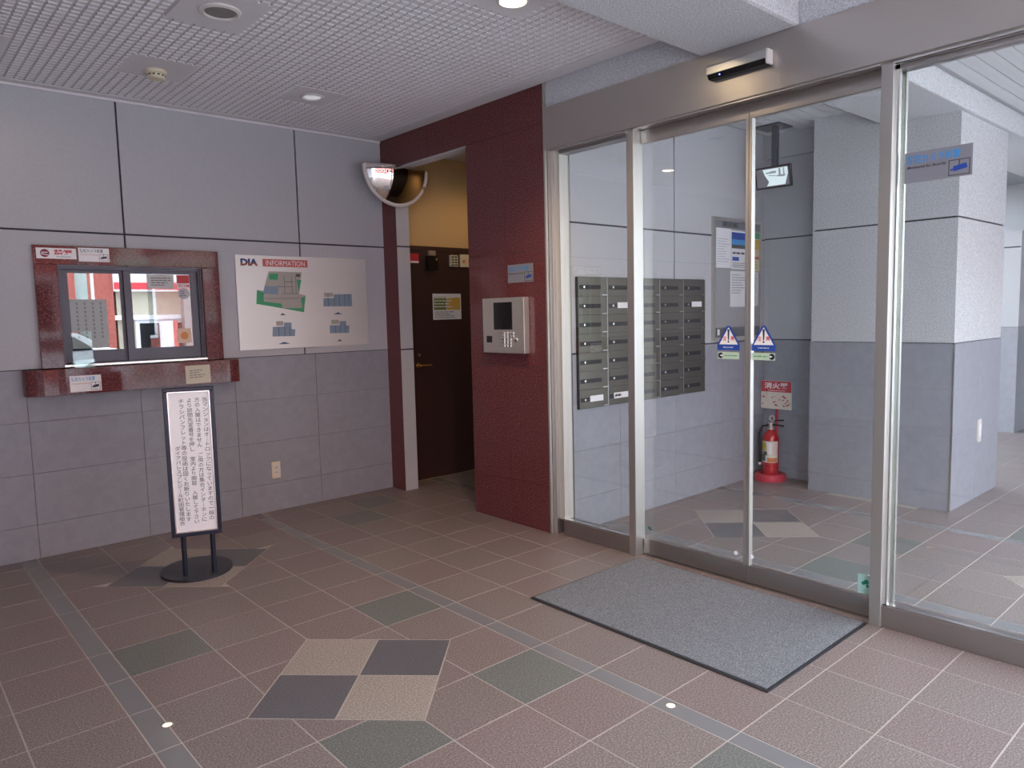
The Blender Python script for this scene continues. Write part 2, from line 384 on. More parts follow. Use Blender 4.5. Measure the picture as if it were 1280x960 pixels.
# ------------------------------------------------------------ ceilings
ce = bx('ceiling', M['ceiling_gap'], None, -2.6, 3.232, -1.6, 5.152, 2.795, 2.95); tag(ce, 'porch ceiling boards embossed with a fine square grid', 'ceiling', kind='structure')
fix = [(.52, 4.50, .14, .14), (1.335, 3.44, .16, .19), (1.35, 4.40, .155, .16), (2.25, 4.36, .14, .14), (2.29, 2.51, .14, .14)]
pads = MB(); pt = .0475; bw = .0395
def pad_ok(x, y):
    for cx, cy, a, b in fix:
        if abs(x-cx) < a and abs(y-cy) < b: return False
    return not (1.63 < y < 2.19)
ny = int((5.06+1.55)/pt); nx = int((3.10+2.58)/pt)
for i in range(nx):
    for j in range(ny):
        x = 3.10-(i+.5)*pt; y = 5.06-(j+.5)*pt
        if not pad_ok(x, y): continue
        a = bw/2; b = a-.003; z0, z1 = 2.795, 2.7905
        pads.add([(x-a,y-a,z0),(x+a,y-a,z0),(x+a,y+a,z0),(x-a,y+a,z0),(x-b,y-b,z1),(x+b,y-b,z1),(x+b,y+b,z1),(x-b,y+b,z1)], [(4,7,6,5),(0,1,5,4),(1,2,6,5),(2,3,7,6),(3,0,4,7)])
tag(pads.build('ceiling_grid_pads', M['ceiling'], ce), kind='stuff')
bx('border_board', M['ceiling'], ce, 3.103, 3.213, 2.19, 5.14, 2.789, 2.795); bx('border_board', M['ceiling'], ce, -2.6, 3.10, 5.062, 5.14, 2.789, 2.795)
for cx, cy, a, b in fix: bx('plain_panel', M['ceiling'], ce, cx-a-.012, cx+a+.012, cy-b-.012, cy+b+.012, 2.7903, 2.795)
bm_ = MB().box(-2.6, 3.226, 1.655, 2.168, 2.642, 2.80).build('ceiling_beam', M['rough_wall'], None, bevel=.018); tag(bm_, 'rough stucco beam crossing the porch ceiling to the door header', 'beam', kind='structure')
bm2 = MB().box(3.345, 13.0, 1.655, 2.168, 2.642, 2.80).build('ceiling_beam', M['rough_wall'], None, bevel=.01); tag(bm2, 'pale stucco beam inside the lobby running over the pillar', 'beam', kind='structure')
wah = bx('wall_front', M['rough_wall'], None, 3.232, 3.345, -1.6, 3.273, 2.645, 2.95); tag(wah, 'stucco wall band above the steel door header', 'wall', kind='structure')

# lobby ceiling with slats
cl = bx('ceiling', M['slat_gap'], None, 3.345, 13.0, -.45, 3.19, 2.80, 2.95); tag(cl, 'white slatted lobby ceiling behind the glass', 'ceiling', kind='structure')
y = -.45
while y < 3.1:
    if not (y+.09 > 1.655 and y < 2.168): bx('ceiling_slat', M['slat'], cl, 3.345, 9.2, y+.006, y+.088, 2.788, 2.80)
    y += .09

# ------------------------------------------------------------ lobby walls and pillar
wi = bx('wall_inner', M['groove'], None, 3.345, 5.76, 3.202, 3.29, -.16, 2.95); tag(wi, 'grey lobby wall behind the mailboxes, over a tiled dado', 'wall', kind='structure')
for a, b in ((3.345, 4.413), (4.413, 5.66)):
    for z0, z1 in ((1.15, 1.956), (1.968, 2.80)): bx('wall_panel', M['wall'], wi, a+(GAP if a > 4 else 0), b-(GAP if b < 5 else 0), 3.19, 3.202, z0, z1)
bx('dado_backing', M['dado_joint'], wi, 3.345, 5.66, 3.196, 3.202, 0, 1.138)
for a, b in zip([3.345, 3.80, 4.42, 5.03], [3.80, 4.42, 5.03, 5.66]):
    for z0, z1 in zip(dz, dz[1:]): bx('wall_tile', M['dado'], wi, a+.001, b-.001, 3.19, 3.196, z0+.001, z1-.001)
wa = bx('wall_alcove', M['groove'], None, 5.672, 5.80, 2.60, 3.19, -.16, 2.95); tag(wa, 'shaded alcove wall behind the fire extinguisher', 'wall', kind='structure')
for z0, z1 in ((1.15, 1.962), (1.974, 2.60)): bx('wall_panel', M['wall'], wa, 5.66, 5.672, 2.60, 3.19, z0, z1)
bx('wall_beam', M['wall'], wa, 5.62, 5.672, 2.66, 3.19, 2.60, 2.80)
for z0, z1 in zip(dz, dz[1:]): bx('wall_tile', M['dado'], wa, 5.66, 5.672, 2.60, 3.19, z0+.001, z1-.001)
pl_ = bx('pillar', M['groove'], None, 5.435, 6.42, 1.70, 2.655, -.16, 2.80); tag(pl_, 'broad square lobby pillar, rough stucco over smooth tiled base', 'pillar', kind='structure')
for z0, z1 in ((1.145, 1.966), (1.978, 2.80)): MB().box(5.425, 6.43, 1.688, 2.667, z0, z1).build('stucco_band', M['rough_wall'], pl_)
for z0, z1 in zip([0, .207, .518, .829], [.207, .518, .829, 1.14]):
    for a, b in ((1.684, 2.18), (2.18, 2.672)): bx('wall_tile', M['dado'], pl_, 5.418, 5.435, a+.001, b-.0005, z0+.0005, z1-.0005)
    for a, b in ((5.4355, 5.93), (5.93, 6.436)): bx('wall_tile', M['dado'], pl_, a+.0005, b-.0005, 1.684, 1.70, z0+.0005, z1-.0005)
bx('edge_trim', M['chrome'], pl_, 5.414, 5.424, 1.680, 1.690, 0, 1.143)
wg = bx('wall_light_blocker', M['wall'], None, 6.9, 9.6, -.6, -.45, -.16, 2.95); tag(wg, 'added unseen wall on the lobby street side, shading the far pier', 'wall', kind='structure')  # out-of-view wall added to keep street daylight off the far lobby pier
# far end of the lobby
wf = bx('wall_end', M['wall'], None, 10.4, 10.55, -1.6, 5.6, -.16, 2.95); tag(wf, 'pale end wall at the far side of the lobby', 'wall', kind='structure')
bx('dado_panel', M['dado'], wf, 10.39, 10.4, -1.6, 5.5, 0, 1.14)
pf = bx('wall_pier', M['groove'], None, 9.26, 9.9, 2.28, 5.2, -.16, 2.16); tag(pf, 'dark low wall pier beyond the pillar at the lobby end', 'wall', kind='structure')
bx('wall_panel', M['wall'], pf, 9.25, 9.26, 2.27, 5.2, 1.145, 1.985); bx('wall_panel', M['wall'], pf, 9.25, 9.26, 2.27, 5.2, 1.998, 2.16); bx('dado_panel', M['dado'], pf, 9.25, 9.26, 2.27, 5.2, 0, 1.14); bx('wall_panel', M['wall'], pf, 9.26, 9.9, 2.27, 2.28, 1.145, 2.16); bx('dado_panel', M['dado'], pf, 9.26, 9.9, 2.27, 2.28, 0, 1.14)
wn = bx('wall_lobby_back', M['wall'], None, 5.80, 10.4, 5.2, 5.35, -.16, 2.95); tag(wn, 'lobby rear wall mostly hidden behind the pillar', 'wall', kind='structure')
pc = thing('picture_frame', 'small white framed notice on the end wall past the pillar', 'notice', (10.385, 2.40, .9))
bx('frame', M['white'], pc, 10.37, 10.39, 2.30, 2.60, .78, 1.145); bx('sheet', M['paper'], pc, 10.366, 10.37, 2.33, 2.57, .81, 1.115)

# ------------------------------------------------------------ steel and glass front
fr = thing('trim_2', 'brushed stainless steel frame and header of the glass entrance', 'door frame', (3.3, 2.3, 0), kind='structure')
bx('header', M['steel_h'], fr, XP, 3.345, -1.6, 3.273, 2.392, 2.645, bevel=.002)
bx('header_lip', M['chrome'], fr, 3.232, 3.250, 2.66, 3.255, 2.380, 2.392); bx('header_lip', M['chrome'], fr, 3.232, 3.250, -1.6, 1.262, 2.380, 2.392); bx('header_lip', M['chrome'], fr, 3.224, 3.236, 1.312, 2.612, 2.384, 2.392)
bx('jamb', M['steel'], fr, 3.235, 3.345, 3.240, 3.273, 0, 2.392, bevel=.002)
bx('post', M['steel'], fr, 3.240, 3.325, 2.612, 2.660, 0, 2.392, bevel=.002)
bx('post', M['steel'], fr, 3.240, 3.345, 1.262, 1.312, 0, 2.392, bevel=.002)
for y0 in (3.200, 1.222):
    bx('glazing_bead', M['jamb'] if y0 > 3 else M['chrome'], fr, 3.262, 3.285 if y0 < 3 else 3.344, y0 if y0 > 3 else 1.246, y0+.040 if y0 > 3 else 1.262, .095, 2.38)
bx('glazing_bead', M['chrome'], fr, 3.318, 3.335, 1.240, 1.262, .095, 2.38)
bx('floor_track', M['dark_steel'], fr, 3.29, 3.345, 1.312, 2.612, -.002, .003)
def fixed(n, label, y0, y1):
    t = thing(n, label, 'window', (3.30, (y0+y1)/2, 0), kind='structure')
    bx('bottom_rail', M['dark_steel'], t, 3.250, 3.335, y0, y1, .001, .096, bevel=.0015); bx('rail_edge', M['chrome'], t, 3.262, 3.285, y0, y1, .096, .101)
    bx('top_rail', M['dark_steel'], t, 3.262, 3.335, y0, y1, 2.362, 2.380)
    bx('glass_pane', M['glass'], t, 3.296, 3.304, y0+.001, y1-.001, .101, 2.362); return t
fixed('window_2', 'narrow fixed glass panel between granite and sliding doors', 2.660, 3.200)
fixed('window_3', 'wide fixed glass panel right of the sliding doors', -1.55, 1.262)
def leaf(n, label, y0, y1, sy):
    t = thing(n, label, 'door', (3.315, (y0+y1)/2, .005), kind='structure')
    bx('bottom_rail', M['dark_steel'], t, 3.310, 3.338, y0, y1, .006, .094, bevel=.0015); bx('top_rail', M['steel_h'], t, 3.310, 3.338, y0, y1, 2.320, 2.391, bevel=.0015)
    bx('glass_pane', M['glass'], t, 3.321, 3.328, y0+.002, y1-.002, .094, 2.320)
    a, b = (sy, sy+.016) if abs(sy-y0) < .01 else (sy-.016, sy)
    bx('meeting_stile', M['steel'], t, 3.308, 3.340, a, b, .094, 2.320, bevel=.0015)
    return t
dl = leaf("door_1", "left glass sliding door with steel rails", 1.9545, 2.610, 1.9545)
dr = leaf("door_2", "right glass sliding door with steel rails", 1.314, 1.9525, 1.9525)
bx('end_cap', M['chrome'], dl, 3.306, 3.3095, 2.565, 2.608, .012, .090); bx('end_cap', M['chrome'], dl, 3.306, 3.3095, 2.575, 2.608, 2.324, 2.388)
for t, yy in ((dl, 2.02), (dr, 1.93)): MB().lathe([(.011, 0), (.011, -.003), (.004, -.005), (0, -.005)], (3.321, yy, .14), 'x', 14).build('bolt', M['white'], t, smooth=True)
# motion sensor on the header
sn = thing('motion_sensor', 'slim silver and black automatic door sensor on the header', 'sensor', (3.19, 1.945, 2.505))
MB().prism([(3.214, 1.79, 2.574), (3.170, 1.79, 2.574), (3.164, 1.79, 2.566), (3.164, 1.79, 2.528), (3.214, 1.79, 2.528)], (0, .31, 0)).build('sensor_body', M['chrome'], sn, bevel=.003)
MB().prism([(3.214, 1.795, 2.5275), (3.165, 1.795, 2.5275), (3.178, 1.795, 2.508), (3.214, 1.795, 2.508)], (0, .30, 0)).build('sensor_lens', M['screen'], sn)
bx('end_cap', M['white_rim'], sn, 3.164, 3.214, 1.778, 1.79, 2.506, 2.572, bevel=.004)
MB().lathe([(.004, 0), (.003, -.004), (0, -.005)], (3.172, 2.03, 2.519), 'x', 10).build('indicator_light', M['led'], sn)

# ------------------------------------------------------------ reception window
wd = thing('window_1', 'reception window with two dark framed sliding sashes', 'window', (1.35, 5.17, 1.15), kind='structure')
x0, x1, z0, z1 = WIN
for a in ((x0, x1, 5.152, 5.24, z1-.022, z1), (x0, x1, 5.152, 5.24, z0, z0+.012), (x0, x0+.02, 5.152, 5.24, z0+.012, z1-.022), (x1-.02, x1, 5.152, 5.24, z0+.012, z1-.022)): bx('frame', M['alu'], wd, *a)
bx('sill_track', M['chrome'], wd, x0, x1, 5.112, 5.152, 1.1455, 1.158)
def sash(a, b, y, gm):
    s = bx('sash', M['alu'], wd, a, b, y, y+.018, 1.164, 1.240)
    bx('sash_rail', M['alu'], s, a, b, y, y+.018, 1.718, 1.737)
    bx('sash_stile', M['alu'], s, a, a+.042, y, y+.018, 1.24, 1.718); bx('sash_stile', M['alu'], s, b-.044, b, y, y+.018, 1.24, 1.718)
    bx('glass_pane', gm, s, a+.042, b-.044, y+.006, y+.010, 1.24, 1.718)
sash(.947, 1.322, 5.192, M['mirror_glass']); sash(1.296, 1.749, 5.168, M['mirror_glass'])
# granite surround and shelf
su = thing('window_surround', 'polished dark red granite surround framing the reception window', 'window surround', (1.345, 5.12, 1.14))
for n, a in (('surround_head', (.806, 1.880, 5.110, 5.1395, 1.762, 1.874)), ('surround_jamb', (.806, .925, 5.110, 5.1395, 1.142, 1.761)), ('surround_jamb', (1.770, 1.880, 5.110, 5.1395, 1.142, 1.761))):
    bx(n, M['granite'], su, *a, bevel=.002)
pts = [(.705, 5.1395), (.705, 5.10)]
for i in range(9): t = math.pi/2*i/8; pts.append((.905-.20*math.cos(t), 5.10-.095*math.sin(t)))
for i in range(9): t = math.pi/2*i/8; pts.append((1.83+.13*math.sin(t), 5.06-.055*math.cos(t)))
pts.append((1.96, 5.1395))
sh = MB().prism([(x, y, .986) for x, y in pts], (0, 0, .154)).build('counter_shelf', M['granite'], None, bevel=.002)
tag(sh, 'thick dark red granite shelf with rounded ends under the reception window', 'shelf')
# dim office behind
of = MB().box(.1, 2.6, 6.6, 6.7, -.16, 2.6).box(.1, .2, 5.3, 6.6, -.16, 2.6).box(2.5, 2.6, 5.3, 6.6, -.16, 2.6).box(.1, 2.6, 5.3, 6.6, 2.5, 2.6).box(.1, 2.6, 5.3, 6.6, -.16, 0).build('wall_office', M['dark'])
tag(of, 'dim office room behind the reception window', 'wall', kind='structure')

BW = lambda y: Plane((0, y, 0), (1, 0, 0))            # surfaces facing the viewer along -y
GWp = lambda x: Plane((x, 0, 0), (0, -1, 0))          # surfaces facing -x; a = -y
def scribble(pl, a0, a1, b0, b1, rows, m, parent, d=.001, fill=.8, h=.35):
    mb = MB(); rh = (b1-b0)/rows
    for r in range(rows):
        x = a0; e = a0+(a1-a0)*random.uniform(fill*.7, 1) if fill < 1 else a1; zb = b1-(r+.5)*rh
        while x < e-1e-4:
            wd_ = min(random.uniform(.6, 2.2)*rh, e-x); pl.rect(mb, x, x+wd_*.82, zb-rh*h/2, zb+rh*h/2, d); x += wd_
    return tag(mb.build('fine_print', m, parent), kind='stuff')
def card(name, label, cat, pl, a0, a1, b0, b1, m, t=.0012, group=None):
    T = thing(name, label, cat, pl.p((a0+a1)/2, b0), group); mb = MB(); pl.slab(mb, a0, a1, b0, b1, t); mb.build('sheet', m, T); return T
def camera_icon(pl, a0, a1, b0, b1, T, d, m1, m2):
    w_, h_ = a1-a0, b1-b0; mb = MB(); k = .004 if w_ > .06 else .0022
    for r in ((a0, a1, b0, b0+k), (a0, a1, b1-k, b1), (a0, a0+k, b0, b1), (a1-k, a1, b0, b1)): pl.rect(mb, *r, d)
    pl.rect(mb, a0+w_*.47, a0+w_*.53, b0+h_*.6, b1, d); mb.build('icon_frame', m1, T)
    mb = MB(); pl.poly(mb, [(a0+w_*.25, b0+h_*.26), (a0+w_*.88, b0+h_*.40), (a0+w_*.82, b0+h_*.72), (a0+w_*.22, b0+h_*.58)], d+.0004); pl.poly(mb, [(a0+w_*.1, b0+h_*.30), (a0+w_*.24, b0+h_*.34), (a0+w_*.23, b0+h_*.46), (a0+w_*.1, b0+h_*.42)], d+.0004)
    mb.build('camera_icon', m2, T)
# stickers on the surround and shelf
P = BW(5.1095)
T = card('no_smoking_sign', 'white no smoking sign with red characters on the window surround', 'sign', P, .822, 1.030, 1.795, 1.858, M['white'])
mb = MB(); P.disc(mb, .866, 1.827, .024, .0016); mb.build('prohibition_mark', mat('dark_red_mark', '#7a2028', .5), T)
mb = MB(); P.poly(mb, [(.846, 1.826), (.890, 1.816), (.890, 1.811), (.846, 1.821)], .002); P.rect(mb, .850, .882, 1.829, 1.834, .002); mb.build('mark_detail', M['white'], T)
lettering('禁煙', P, .912, 1.008, 1.818, 1.850, M['red'], T, .0016, bold=.03); lettering('NO SMOKING', P, .925, 1.0, 1.803, 1.812, M['black'], T, .0016)
def cam_card(label, P, a0, a1, b0, b1, text_m):
    T = card('camera_notice', label, 'sticker', P, a0, a1, b0, b1, M['white']); w_, h_ = a1-a0, b1-b0
    lettering('防犯カメラ設置', P, a0+w_*.06, a0+w_*.80, b0+h_*.66, b0+h_*.92, text_m, T, .0016, bold=.01)
    lettering('Monitored for Security', P, a0+w_*.06, a0+w_*.62, b0+h_*.44, b0+h_*.56, M['red'], T, .0016)
    camera_icon(P, a0+w_*.66, a0+w_*.96, b0+h_*.08, b0+h_*.56, T, .0016, M['ink'], M['navy'])
cam_card('white security camera card on the window surround beside the no smoking sign', P, 1.041, 1.210, 1.783, 1.866, M['ink'])
P = BW(5.0035)
cam_card('white security camera card on the front of the granite shelf', P, .922, 1.090, .999, 1.096, M['sky_blue'])
T = card('paper_note', 'small cream paper note taped on the shelf above the notice stand', 'note', P, 1.585, 1.744, .996, 1.116, mat('cream_paper', '#cfc9b8', .7))
scribble(P, 1.61, 1.72, 1.03, 1.09, 4, M['ink'], T, .0018)
# things on the panes
P = BW(5.1735)
T = card('security_sticker', 'red and white security company sticker in the window top right corner', 'sticker', P, 1.620, 1.703, 1.628, 1.716, M['white'], .0008)
mb = MB(); P.rect(mb, 1.622, 1.701, 1.660, 1.714, .0012); mb.build('red_field', M['red'], T); lettering('SECOM', P, 1.626, 1.698, 1.634, 1.654, M['red'], T, .0012, bold=.02)
T = thing('round_sticker', 'pale round sticker under the red sticker on the window', 'sticker', P.p(1.662, 1.555)); mb = MB(); P.disc(mb, 1.662, 1.592, .037, .0008, n=24); mb.build('disc', mat('pale_grey', '#b9b9c0', .5), T); scribble(P, 1.635, 1.69, 1.57, 1.615, 3, M['ink'], T, .0014)
T = card('orange_sticker', 'square pale orange sticker in the window bottom right corner', 'sticker', P, 1.605, 1.692, 1.262, 1.360, mat('pale_orange', '#e0c3ae', .5), .0008); mb = MB(); P.disc(mb, 1.648, 1.311, .026, .0014); mb.build('emblem', M['orange'], T)
T = card('window_notice', 'white notice paper at the top of the right window sash', 'notice', P, 1.435, 1.602, 1.624, 1.716, mat('notice_grey', '#c9cac8', .6), .0008); scribble(P, 1.46, 1.59, 1.64, 1.70, 4, M['ink'], T, .0014)
P = BW(5.1975)
T = card('vertical_notice', 'translucent looking white notice with vertical writing on the left sash', 'notice', P, .990, 1.195, 1.252, 1.556, mat('notice_pale', '#aeb3b4', .6), .0008)
mb = MB()
for k in range(4): 
    for j in range(9): P.rect(mb, 1.022+k*.044, 1.034+k*.044, 1.522-j*.026, 1.538-j*.026, .0014)
mb.build('vertical_writing', mat('faded_ink', '#8b9093', .7), T)
ah = thing('card_holder', 'clear acrylic card holder standing at the left end of the window sill', 'holder', (1.02, 5.09, 1.14))
bx('back_plate', M['acrylic'], ah, .965, 1.075, 5.088, 5.091, 1.1405, 1.36); bx('foot', M['acrylic'], ah, .965, 1.075, 5.045, 5.088, 1.1405, 1.1435); bx('front_lip', M['acrylic'], ah, .965, 1.075, 5.045, 5.048, 1.1435, 1.19)

# ------------------------------------------------------------ information board
P = BW(5.1255)
ib = thing('information_board', 'brushed steel information board with floor plans on the grey wall', 'sign', (2.52, 5.13, 1.19))
bx('steel_plate', M['board_steel'], ib, 2.002, 3.036, 5.126, 5.1395, 1.192, 1.862, bevel=.002)
dia = bpy.data.materials.new('two_tone_print'); dia.use_nodes = True
g = nd(dia, 'ShaderNodeNewGeometry'); sp = nd(dia, 'ShaderNodeSeparateXYZ'); gt = nd(dia, 'ShaderNodeMath', operation='GREATER_THAN'); gt.inputs[1].default_value = 1.808
lk(dia, g.outputs['Position'], sp.inputs[0]); lk(dia, sp.outputs['Z'], gt.inputs[0]); base(dia, ramp(dia, gt.outputs[0], [(0, '#8a4a48'), (1, '#2a4478')]))
lettering('DIA', P, 2.038, 2.163, 1.786, 1.836, dia, ib, .001, bold=.06)
mb = MB(); P.rect(mb, 2.198, 2.542, 1.784, 1.837, .0008); mb.build('title_bar', M['salmon'], ib); lettering('INFORMATION', P, 2.222, 2.520, 1.792, 1.828, M['white'], ib, .0016)
for n, m, pts in (('site_plan', 'plan_grey', [(2.238,1.75),(2.493,1.749),(2.461,1.59),(2.517,1.577),(2.496,1.454),(2.136,1.519),(2.147,1.617),(2.193,1.612)]),):
    mb = MB(); P.poly(mb, pts, .0006); mb.build(n, M[m], ib)
mb = MB()
for pts in ([(2.243,1.735),(2.309,1.734),(2.303,1.689),(2.239,1.692)], [(2.449,1.693),(2.486,1.692),(2.464,1.595)], [(2.136,1.519),(2.145,1.616),(2.195,1.599),(2.191,1.535)], [(2.136,1.519),(2.191,1.535),(2.324,1.518),(2.331,1.486)], [(2.331,1.486),(2.497,1.484),(2.496,1.454)], [(2.476,1.56),(2.512,1.572),(2.497,1.484),(2.484,1.484)]): P.poly(mb, pts, .0011)
mb.build('green_area', M['green'], ib)
mb = MB(); P.poly(mb, [(2.204,1.645),(2.304,1.644),(2.301,1.586),(2.194,1.59)], .0011); mb.build('building_plan', M['plan_blue'], ib)
for pts in ([(2.658,1.558),(2.747,1.558),(2.749,1.586),(2.901,1.589),(2.9,1.494),(2.655,1.495)], [(2.248,1.352),(2.334,1.353),(2.337,1.382),(2.393,1.38),(2.391,1.333),(2.42,1.329),(2.415,1.28),(2.242,1.283)], [(2.7,1.352),(2.784,1.351),(2.786,1.382),(2.843,1.381),(2.841,1.348),(2.868,1.344),(2.862,1.289),(2.7,1.291)]):
    mb = MB(); P.poly(mb, pts, .0008); mb.build('building_plan', M['plan_blue'], ib)
mb = MB()
for a in (2.695, 2.747, 2.79, 2.836, 2.87): P.rect(mb, a, a+.004, 1.494, 1.587, .0013)
for a in (2.29, 2.336, 2.375): P.rect(mb, a, a+.004, 1.282, 1.35, .0013)
for a in (2.745, 2.785, 2.83): P.rect(mb, a, a+.004, 1.29, 1.35, .0013)
for a in (2.352, 2.41, 2.44): P.rect(mb, a, a+.003, 1.59, 1.72, .0013)
for r in ((2.30, 2.42, 1.64, 1.643), (2.20, 2.46, 1.555, 1.558), (2.33, 2.47, 1.59, 1.593), (2.36, 2.42, 1.675, 1.679), (2.445, 2.48, 1.715, 1.735)): P.rect(mb, *r, .0013)
mb.build('plan_lines', M['ink'], ib)
mb = MB()
for r in ((2.665, 2.74, 1.568, 1.598), (2.275, 2.33, 1.36, 1.392), (2.715, 2.78, 1.36, 1.392), (2.235, 2.30, 1.655, 1.672)): P.rect(mb, *r, .0007)
mb.build('plan_rooms', M['plan_grey'], ib)
mb = MB()
for cx, cz, s in ((2.329, 1.441, .022), (2.775, 1.44, .038), (2.329, 1.231, .048), (2.779, 1.233, .022)): P.poly(mb, [(cx-s, cz-.006), (cx+s, cz-.006), (cx, cz+.010)], .0008)
mb.build('pointer', mat('teal_ink', '#3c5a70', .5), ib)

# ------------------------------------------------------------ notice stand
u = Vector((.937, -.349, 0)).normalized(); P = Plane((1.305, 4.11, 0), u)
ns = thing('notice_stand', 'black framed notice stand with white vertical text board in front of the wall', 'sign stand', (1.335, 4.235, 0))
mb = MB(); ctr = Vector((1.335, 4.235, 0))
ring = lambda k, z: [ctr+u*.19*k*math.cos(2*math.pi*i/40)-P.n*.215*k*math.sin(2*math.pi*i/40)+Vector((0,0,z)) for i in range(40)]
mb.prism(ring(1, .001), (0, 0, .008)); mb.prism(ring(.985, .009), (0, 0, .004)); mb.build('base_plate', mat('stand_base', '#3f404b', .35, .4), ns)
for a in (-.068, .079): MB().tube([P.p(a, .012, -.012), P.p(a, .9, -.012)], .0135, 14).build('pole', M['navy'], ns, smooth=True)
mb = MB(); P.slab(mb, -.108, .119, .252, 1.038, .012, 0, -.004); mb.build('white_board', mat('sign_white', '#f4f5fb', .4), ns)
fx0, fx1, fz0, fz1 = -.123, .132, .236, 1.052
for r in ((fx0, fx1, fz0, fz0+.022), (fx0, fx1, fz1-.022, fz1), (fx0, fx0+.022, fz0+.022, fz1-.022), (fx1-.022, fx1, fz0+.022, fz1-.022)):
    mb = MB(); P.slab(mb, *r, .028, 0, -.010); mb.build('frame_rail', M['navy'], ns, bevel=.004)
for r in ((fx0+.022, fx1-.022, fz0+.022, fz0+.027), (fx0+.022, fx1-.022, fz1-.027, fz1-.022), (fx0+.022, fx0+.027, fz0+.022, fz1-.022), (fx1-.027, fx1-.022, fz0+.022, fz1-.022)):
    mb = MB(); P.slab(mb, *r, .006, 0, .008); mb.build('inner_bead', M['chrome'], ns)
vert = lambda s: '\n'.join(s.replace('ー', '｜'))
for s, a, b1, b0 in (('当マンションはオートロックになっていますので一般の', .083, .995, .315), ('方の入館はできません　ご用の方は集合インターホンに', .045, .995, .310), ('より訪問先室番号を押し　室内より開錠　入館して下さい', .006, .992, .303), ('チラシパンフレット等の投函は固くお断りいたします', -.034, .988, .318), ('ダイアパレスプレジール町田管理組合', -.066, .735, .300)):
    lettering(vert(s), P, a-.0135, a+.0135, b0, b1, M['ink'], ns, .0088, bold=.004)

# ------------------------------------------------------------ wall outlet, ceiling fittings
ot = thing('wall_outlet', 'cream power outlet low on the tiled wall right of the notice stand', 'outlet', (2.219, 5.135, .236))
bx('cover_plate', M['cream'], ot, 2.186, 2.252, 5.130, 5.1395, .244, .366, bevel=.002); bx('socket_plate', M['white_rim'], ot, 2.200, 2.238, 5.127, 5.130, .262, .348)
mb = MB()
for z in (.288, .324):
    for a in (2.212, 2.224): mb.box(a, a+.003, 5.1262, 5.1272, z-.006, z+.006)
mb.build('socket_slots', M['black'], ot)
cs = thing('ceiling_speaker', 'round grey meshed speaker set in a white ring in the ceiling', 'speaker', (1.335, 3.42, 2.775))
MB().lathe([(.090, 2.789), (.089, 2.782), (.075, 2.776), (.068, 2.782), (.068, 2.789)], (1.335, 3.42, 0), n=40).build('ring', M['white_rim'], cs, smooth=True)
MB().lathe([(0, 2.781), (.068, 2.783)], (1.335, 3.42, 0), n=32).build('speaker_grille', M['mesh_grey'], cs)
sd = thing('smoke_detector', 'cream round smoke detector under a plain ceiling panel', 'smoke detector', (1.35, 4.43, 2.74))
MB().lathe([(.055, 2.789), (.055, 2.772), (.050, 2.768), (.046, 2.768)], (1.35, 4.43, 0), n=32).build('mount', M['cream'], sd, smooth=True)
MB().lathe([(.044, 2.768), (.046, 2.755), (.040, 2.744), (.018, 2.738), (0, 2.738)], (1.35, 4.43, 0), n=32).build('sensor_head', M['cream'], sd, smooth=True)
mb = MB()
for i in range(12): t = math.pi*2*i/12; c, s_ = math.cos(t), math.sin(t); mb.prism([(1.35+.0455*c-.006*s_, 4.43+.0455*s_+.006*c, 2.764), (1.35+.0455*c+.006*s_, 4.43+.0455*s_-.006*c, 2.764), (1.35+.0455*c+.006*s_, 4.43+.0455*s_-.006*c, 2.757), (1.35+.0455*c-.006*s_, 4.43+.0455*s_+.006*c, 2.757)], (c*.002, s_*.002, 0))
mb.build('vents', M['black'], sd)
def downlight(x, y, label, lens):
    t = thing('downlight', label, 'ceiling light', (x, y, 2.775))
    MB().lathe([(.075, 2.789), (.074, 2.784), (.062, 2.780), (.054, 2.786), (.050, 2.790)], (x, y, 0), n=36).build('trim_ring', M['slat'], t, smooth=True)
    MB().lathe([(0, 2.782), (.03, 2.783), (.053, 2.787)], (x, y, 0), n=28).build('lens', lens, t, smooth=True)
downlight(2.25, 4.36, 'small dim white downlight near the back wall', M['lamp_white'])
downlight(.52, 4.50, 'lit warm round downlight beyond the left edge above the reception window', M['lamp'])
downlight(2.29, 2.515, 'lit warm round downlight before the stucco beam', M['lamp'])
def spot(name, loc, watts, c, size=2.4, rad=.05):
    l = bpy.data.lights.new(name, 'SPOT'); l.energy = watts; l.color = c; l.spot_size = size; l.spot_blend = .6; l.shadow_soft_size = rad
    o = bpy.data.objects.new(name, l); C.objects.link(o); o.location = loc; return o
spot('downlight_beam', (2.29, 2.515, 2.77), 11, (1, .70, .38))
spot('recess_lamp', (4.05, 4.45, 2.70), 1.2, (1, .68, .36), 2.8)

# ------------------------------------------------------------ convex mirror
cm = thing('convex_mirror', 'half round convex mirror with white rim hung at the recess corner', 'mirror', (3.215, 4.93, 2.25))
cx, cy, cz, R = 3.215, 4.915, 2.548, .282
def halfring(mb, r, y0, n=28, rr=.012):
    pts = [(cx+r*math.cos(math.pi+math.pi*i/n), y0, cz+r*math.sin(math.pi+math.pi*i/n)) for i in range(n+1)]; mb.tube(pts, rr, 8)
mb = MB(); halfring(mb, R, cy, rr=.015); mb.build('rim', M['white_rim'], cm, smooth=True)
mb = MB().tube([(cx-R, cy, cz), (cx-R*.5, cy-.045, cz+.004), (cx, cy-.06, cz+.005), (cx+R*.5, cy-.045, cz+.004), (cx+R, cy, cz)], .009, 8); mb.build('top_rim', M['white_rim'], cm, smooth=True)
h = .115; rho = (R*R+h*h)/(2*h); vs = []; fs = []; NR, NA = 14, 36
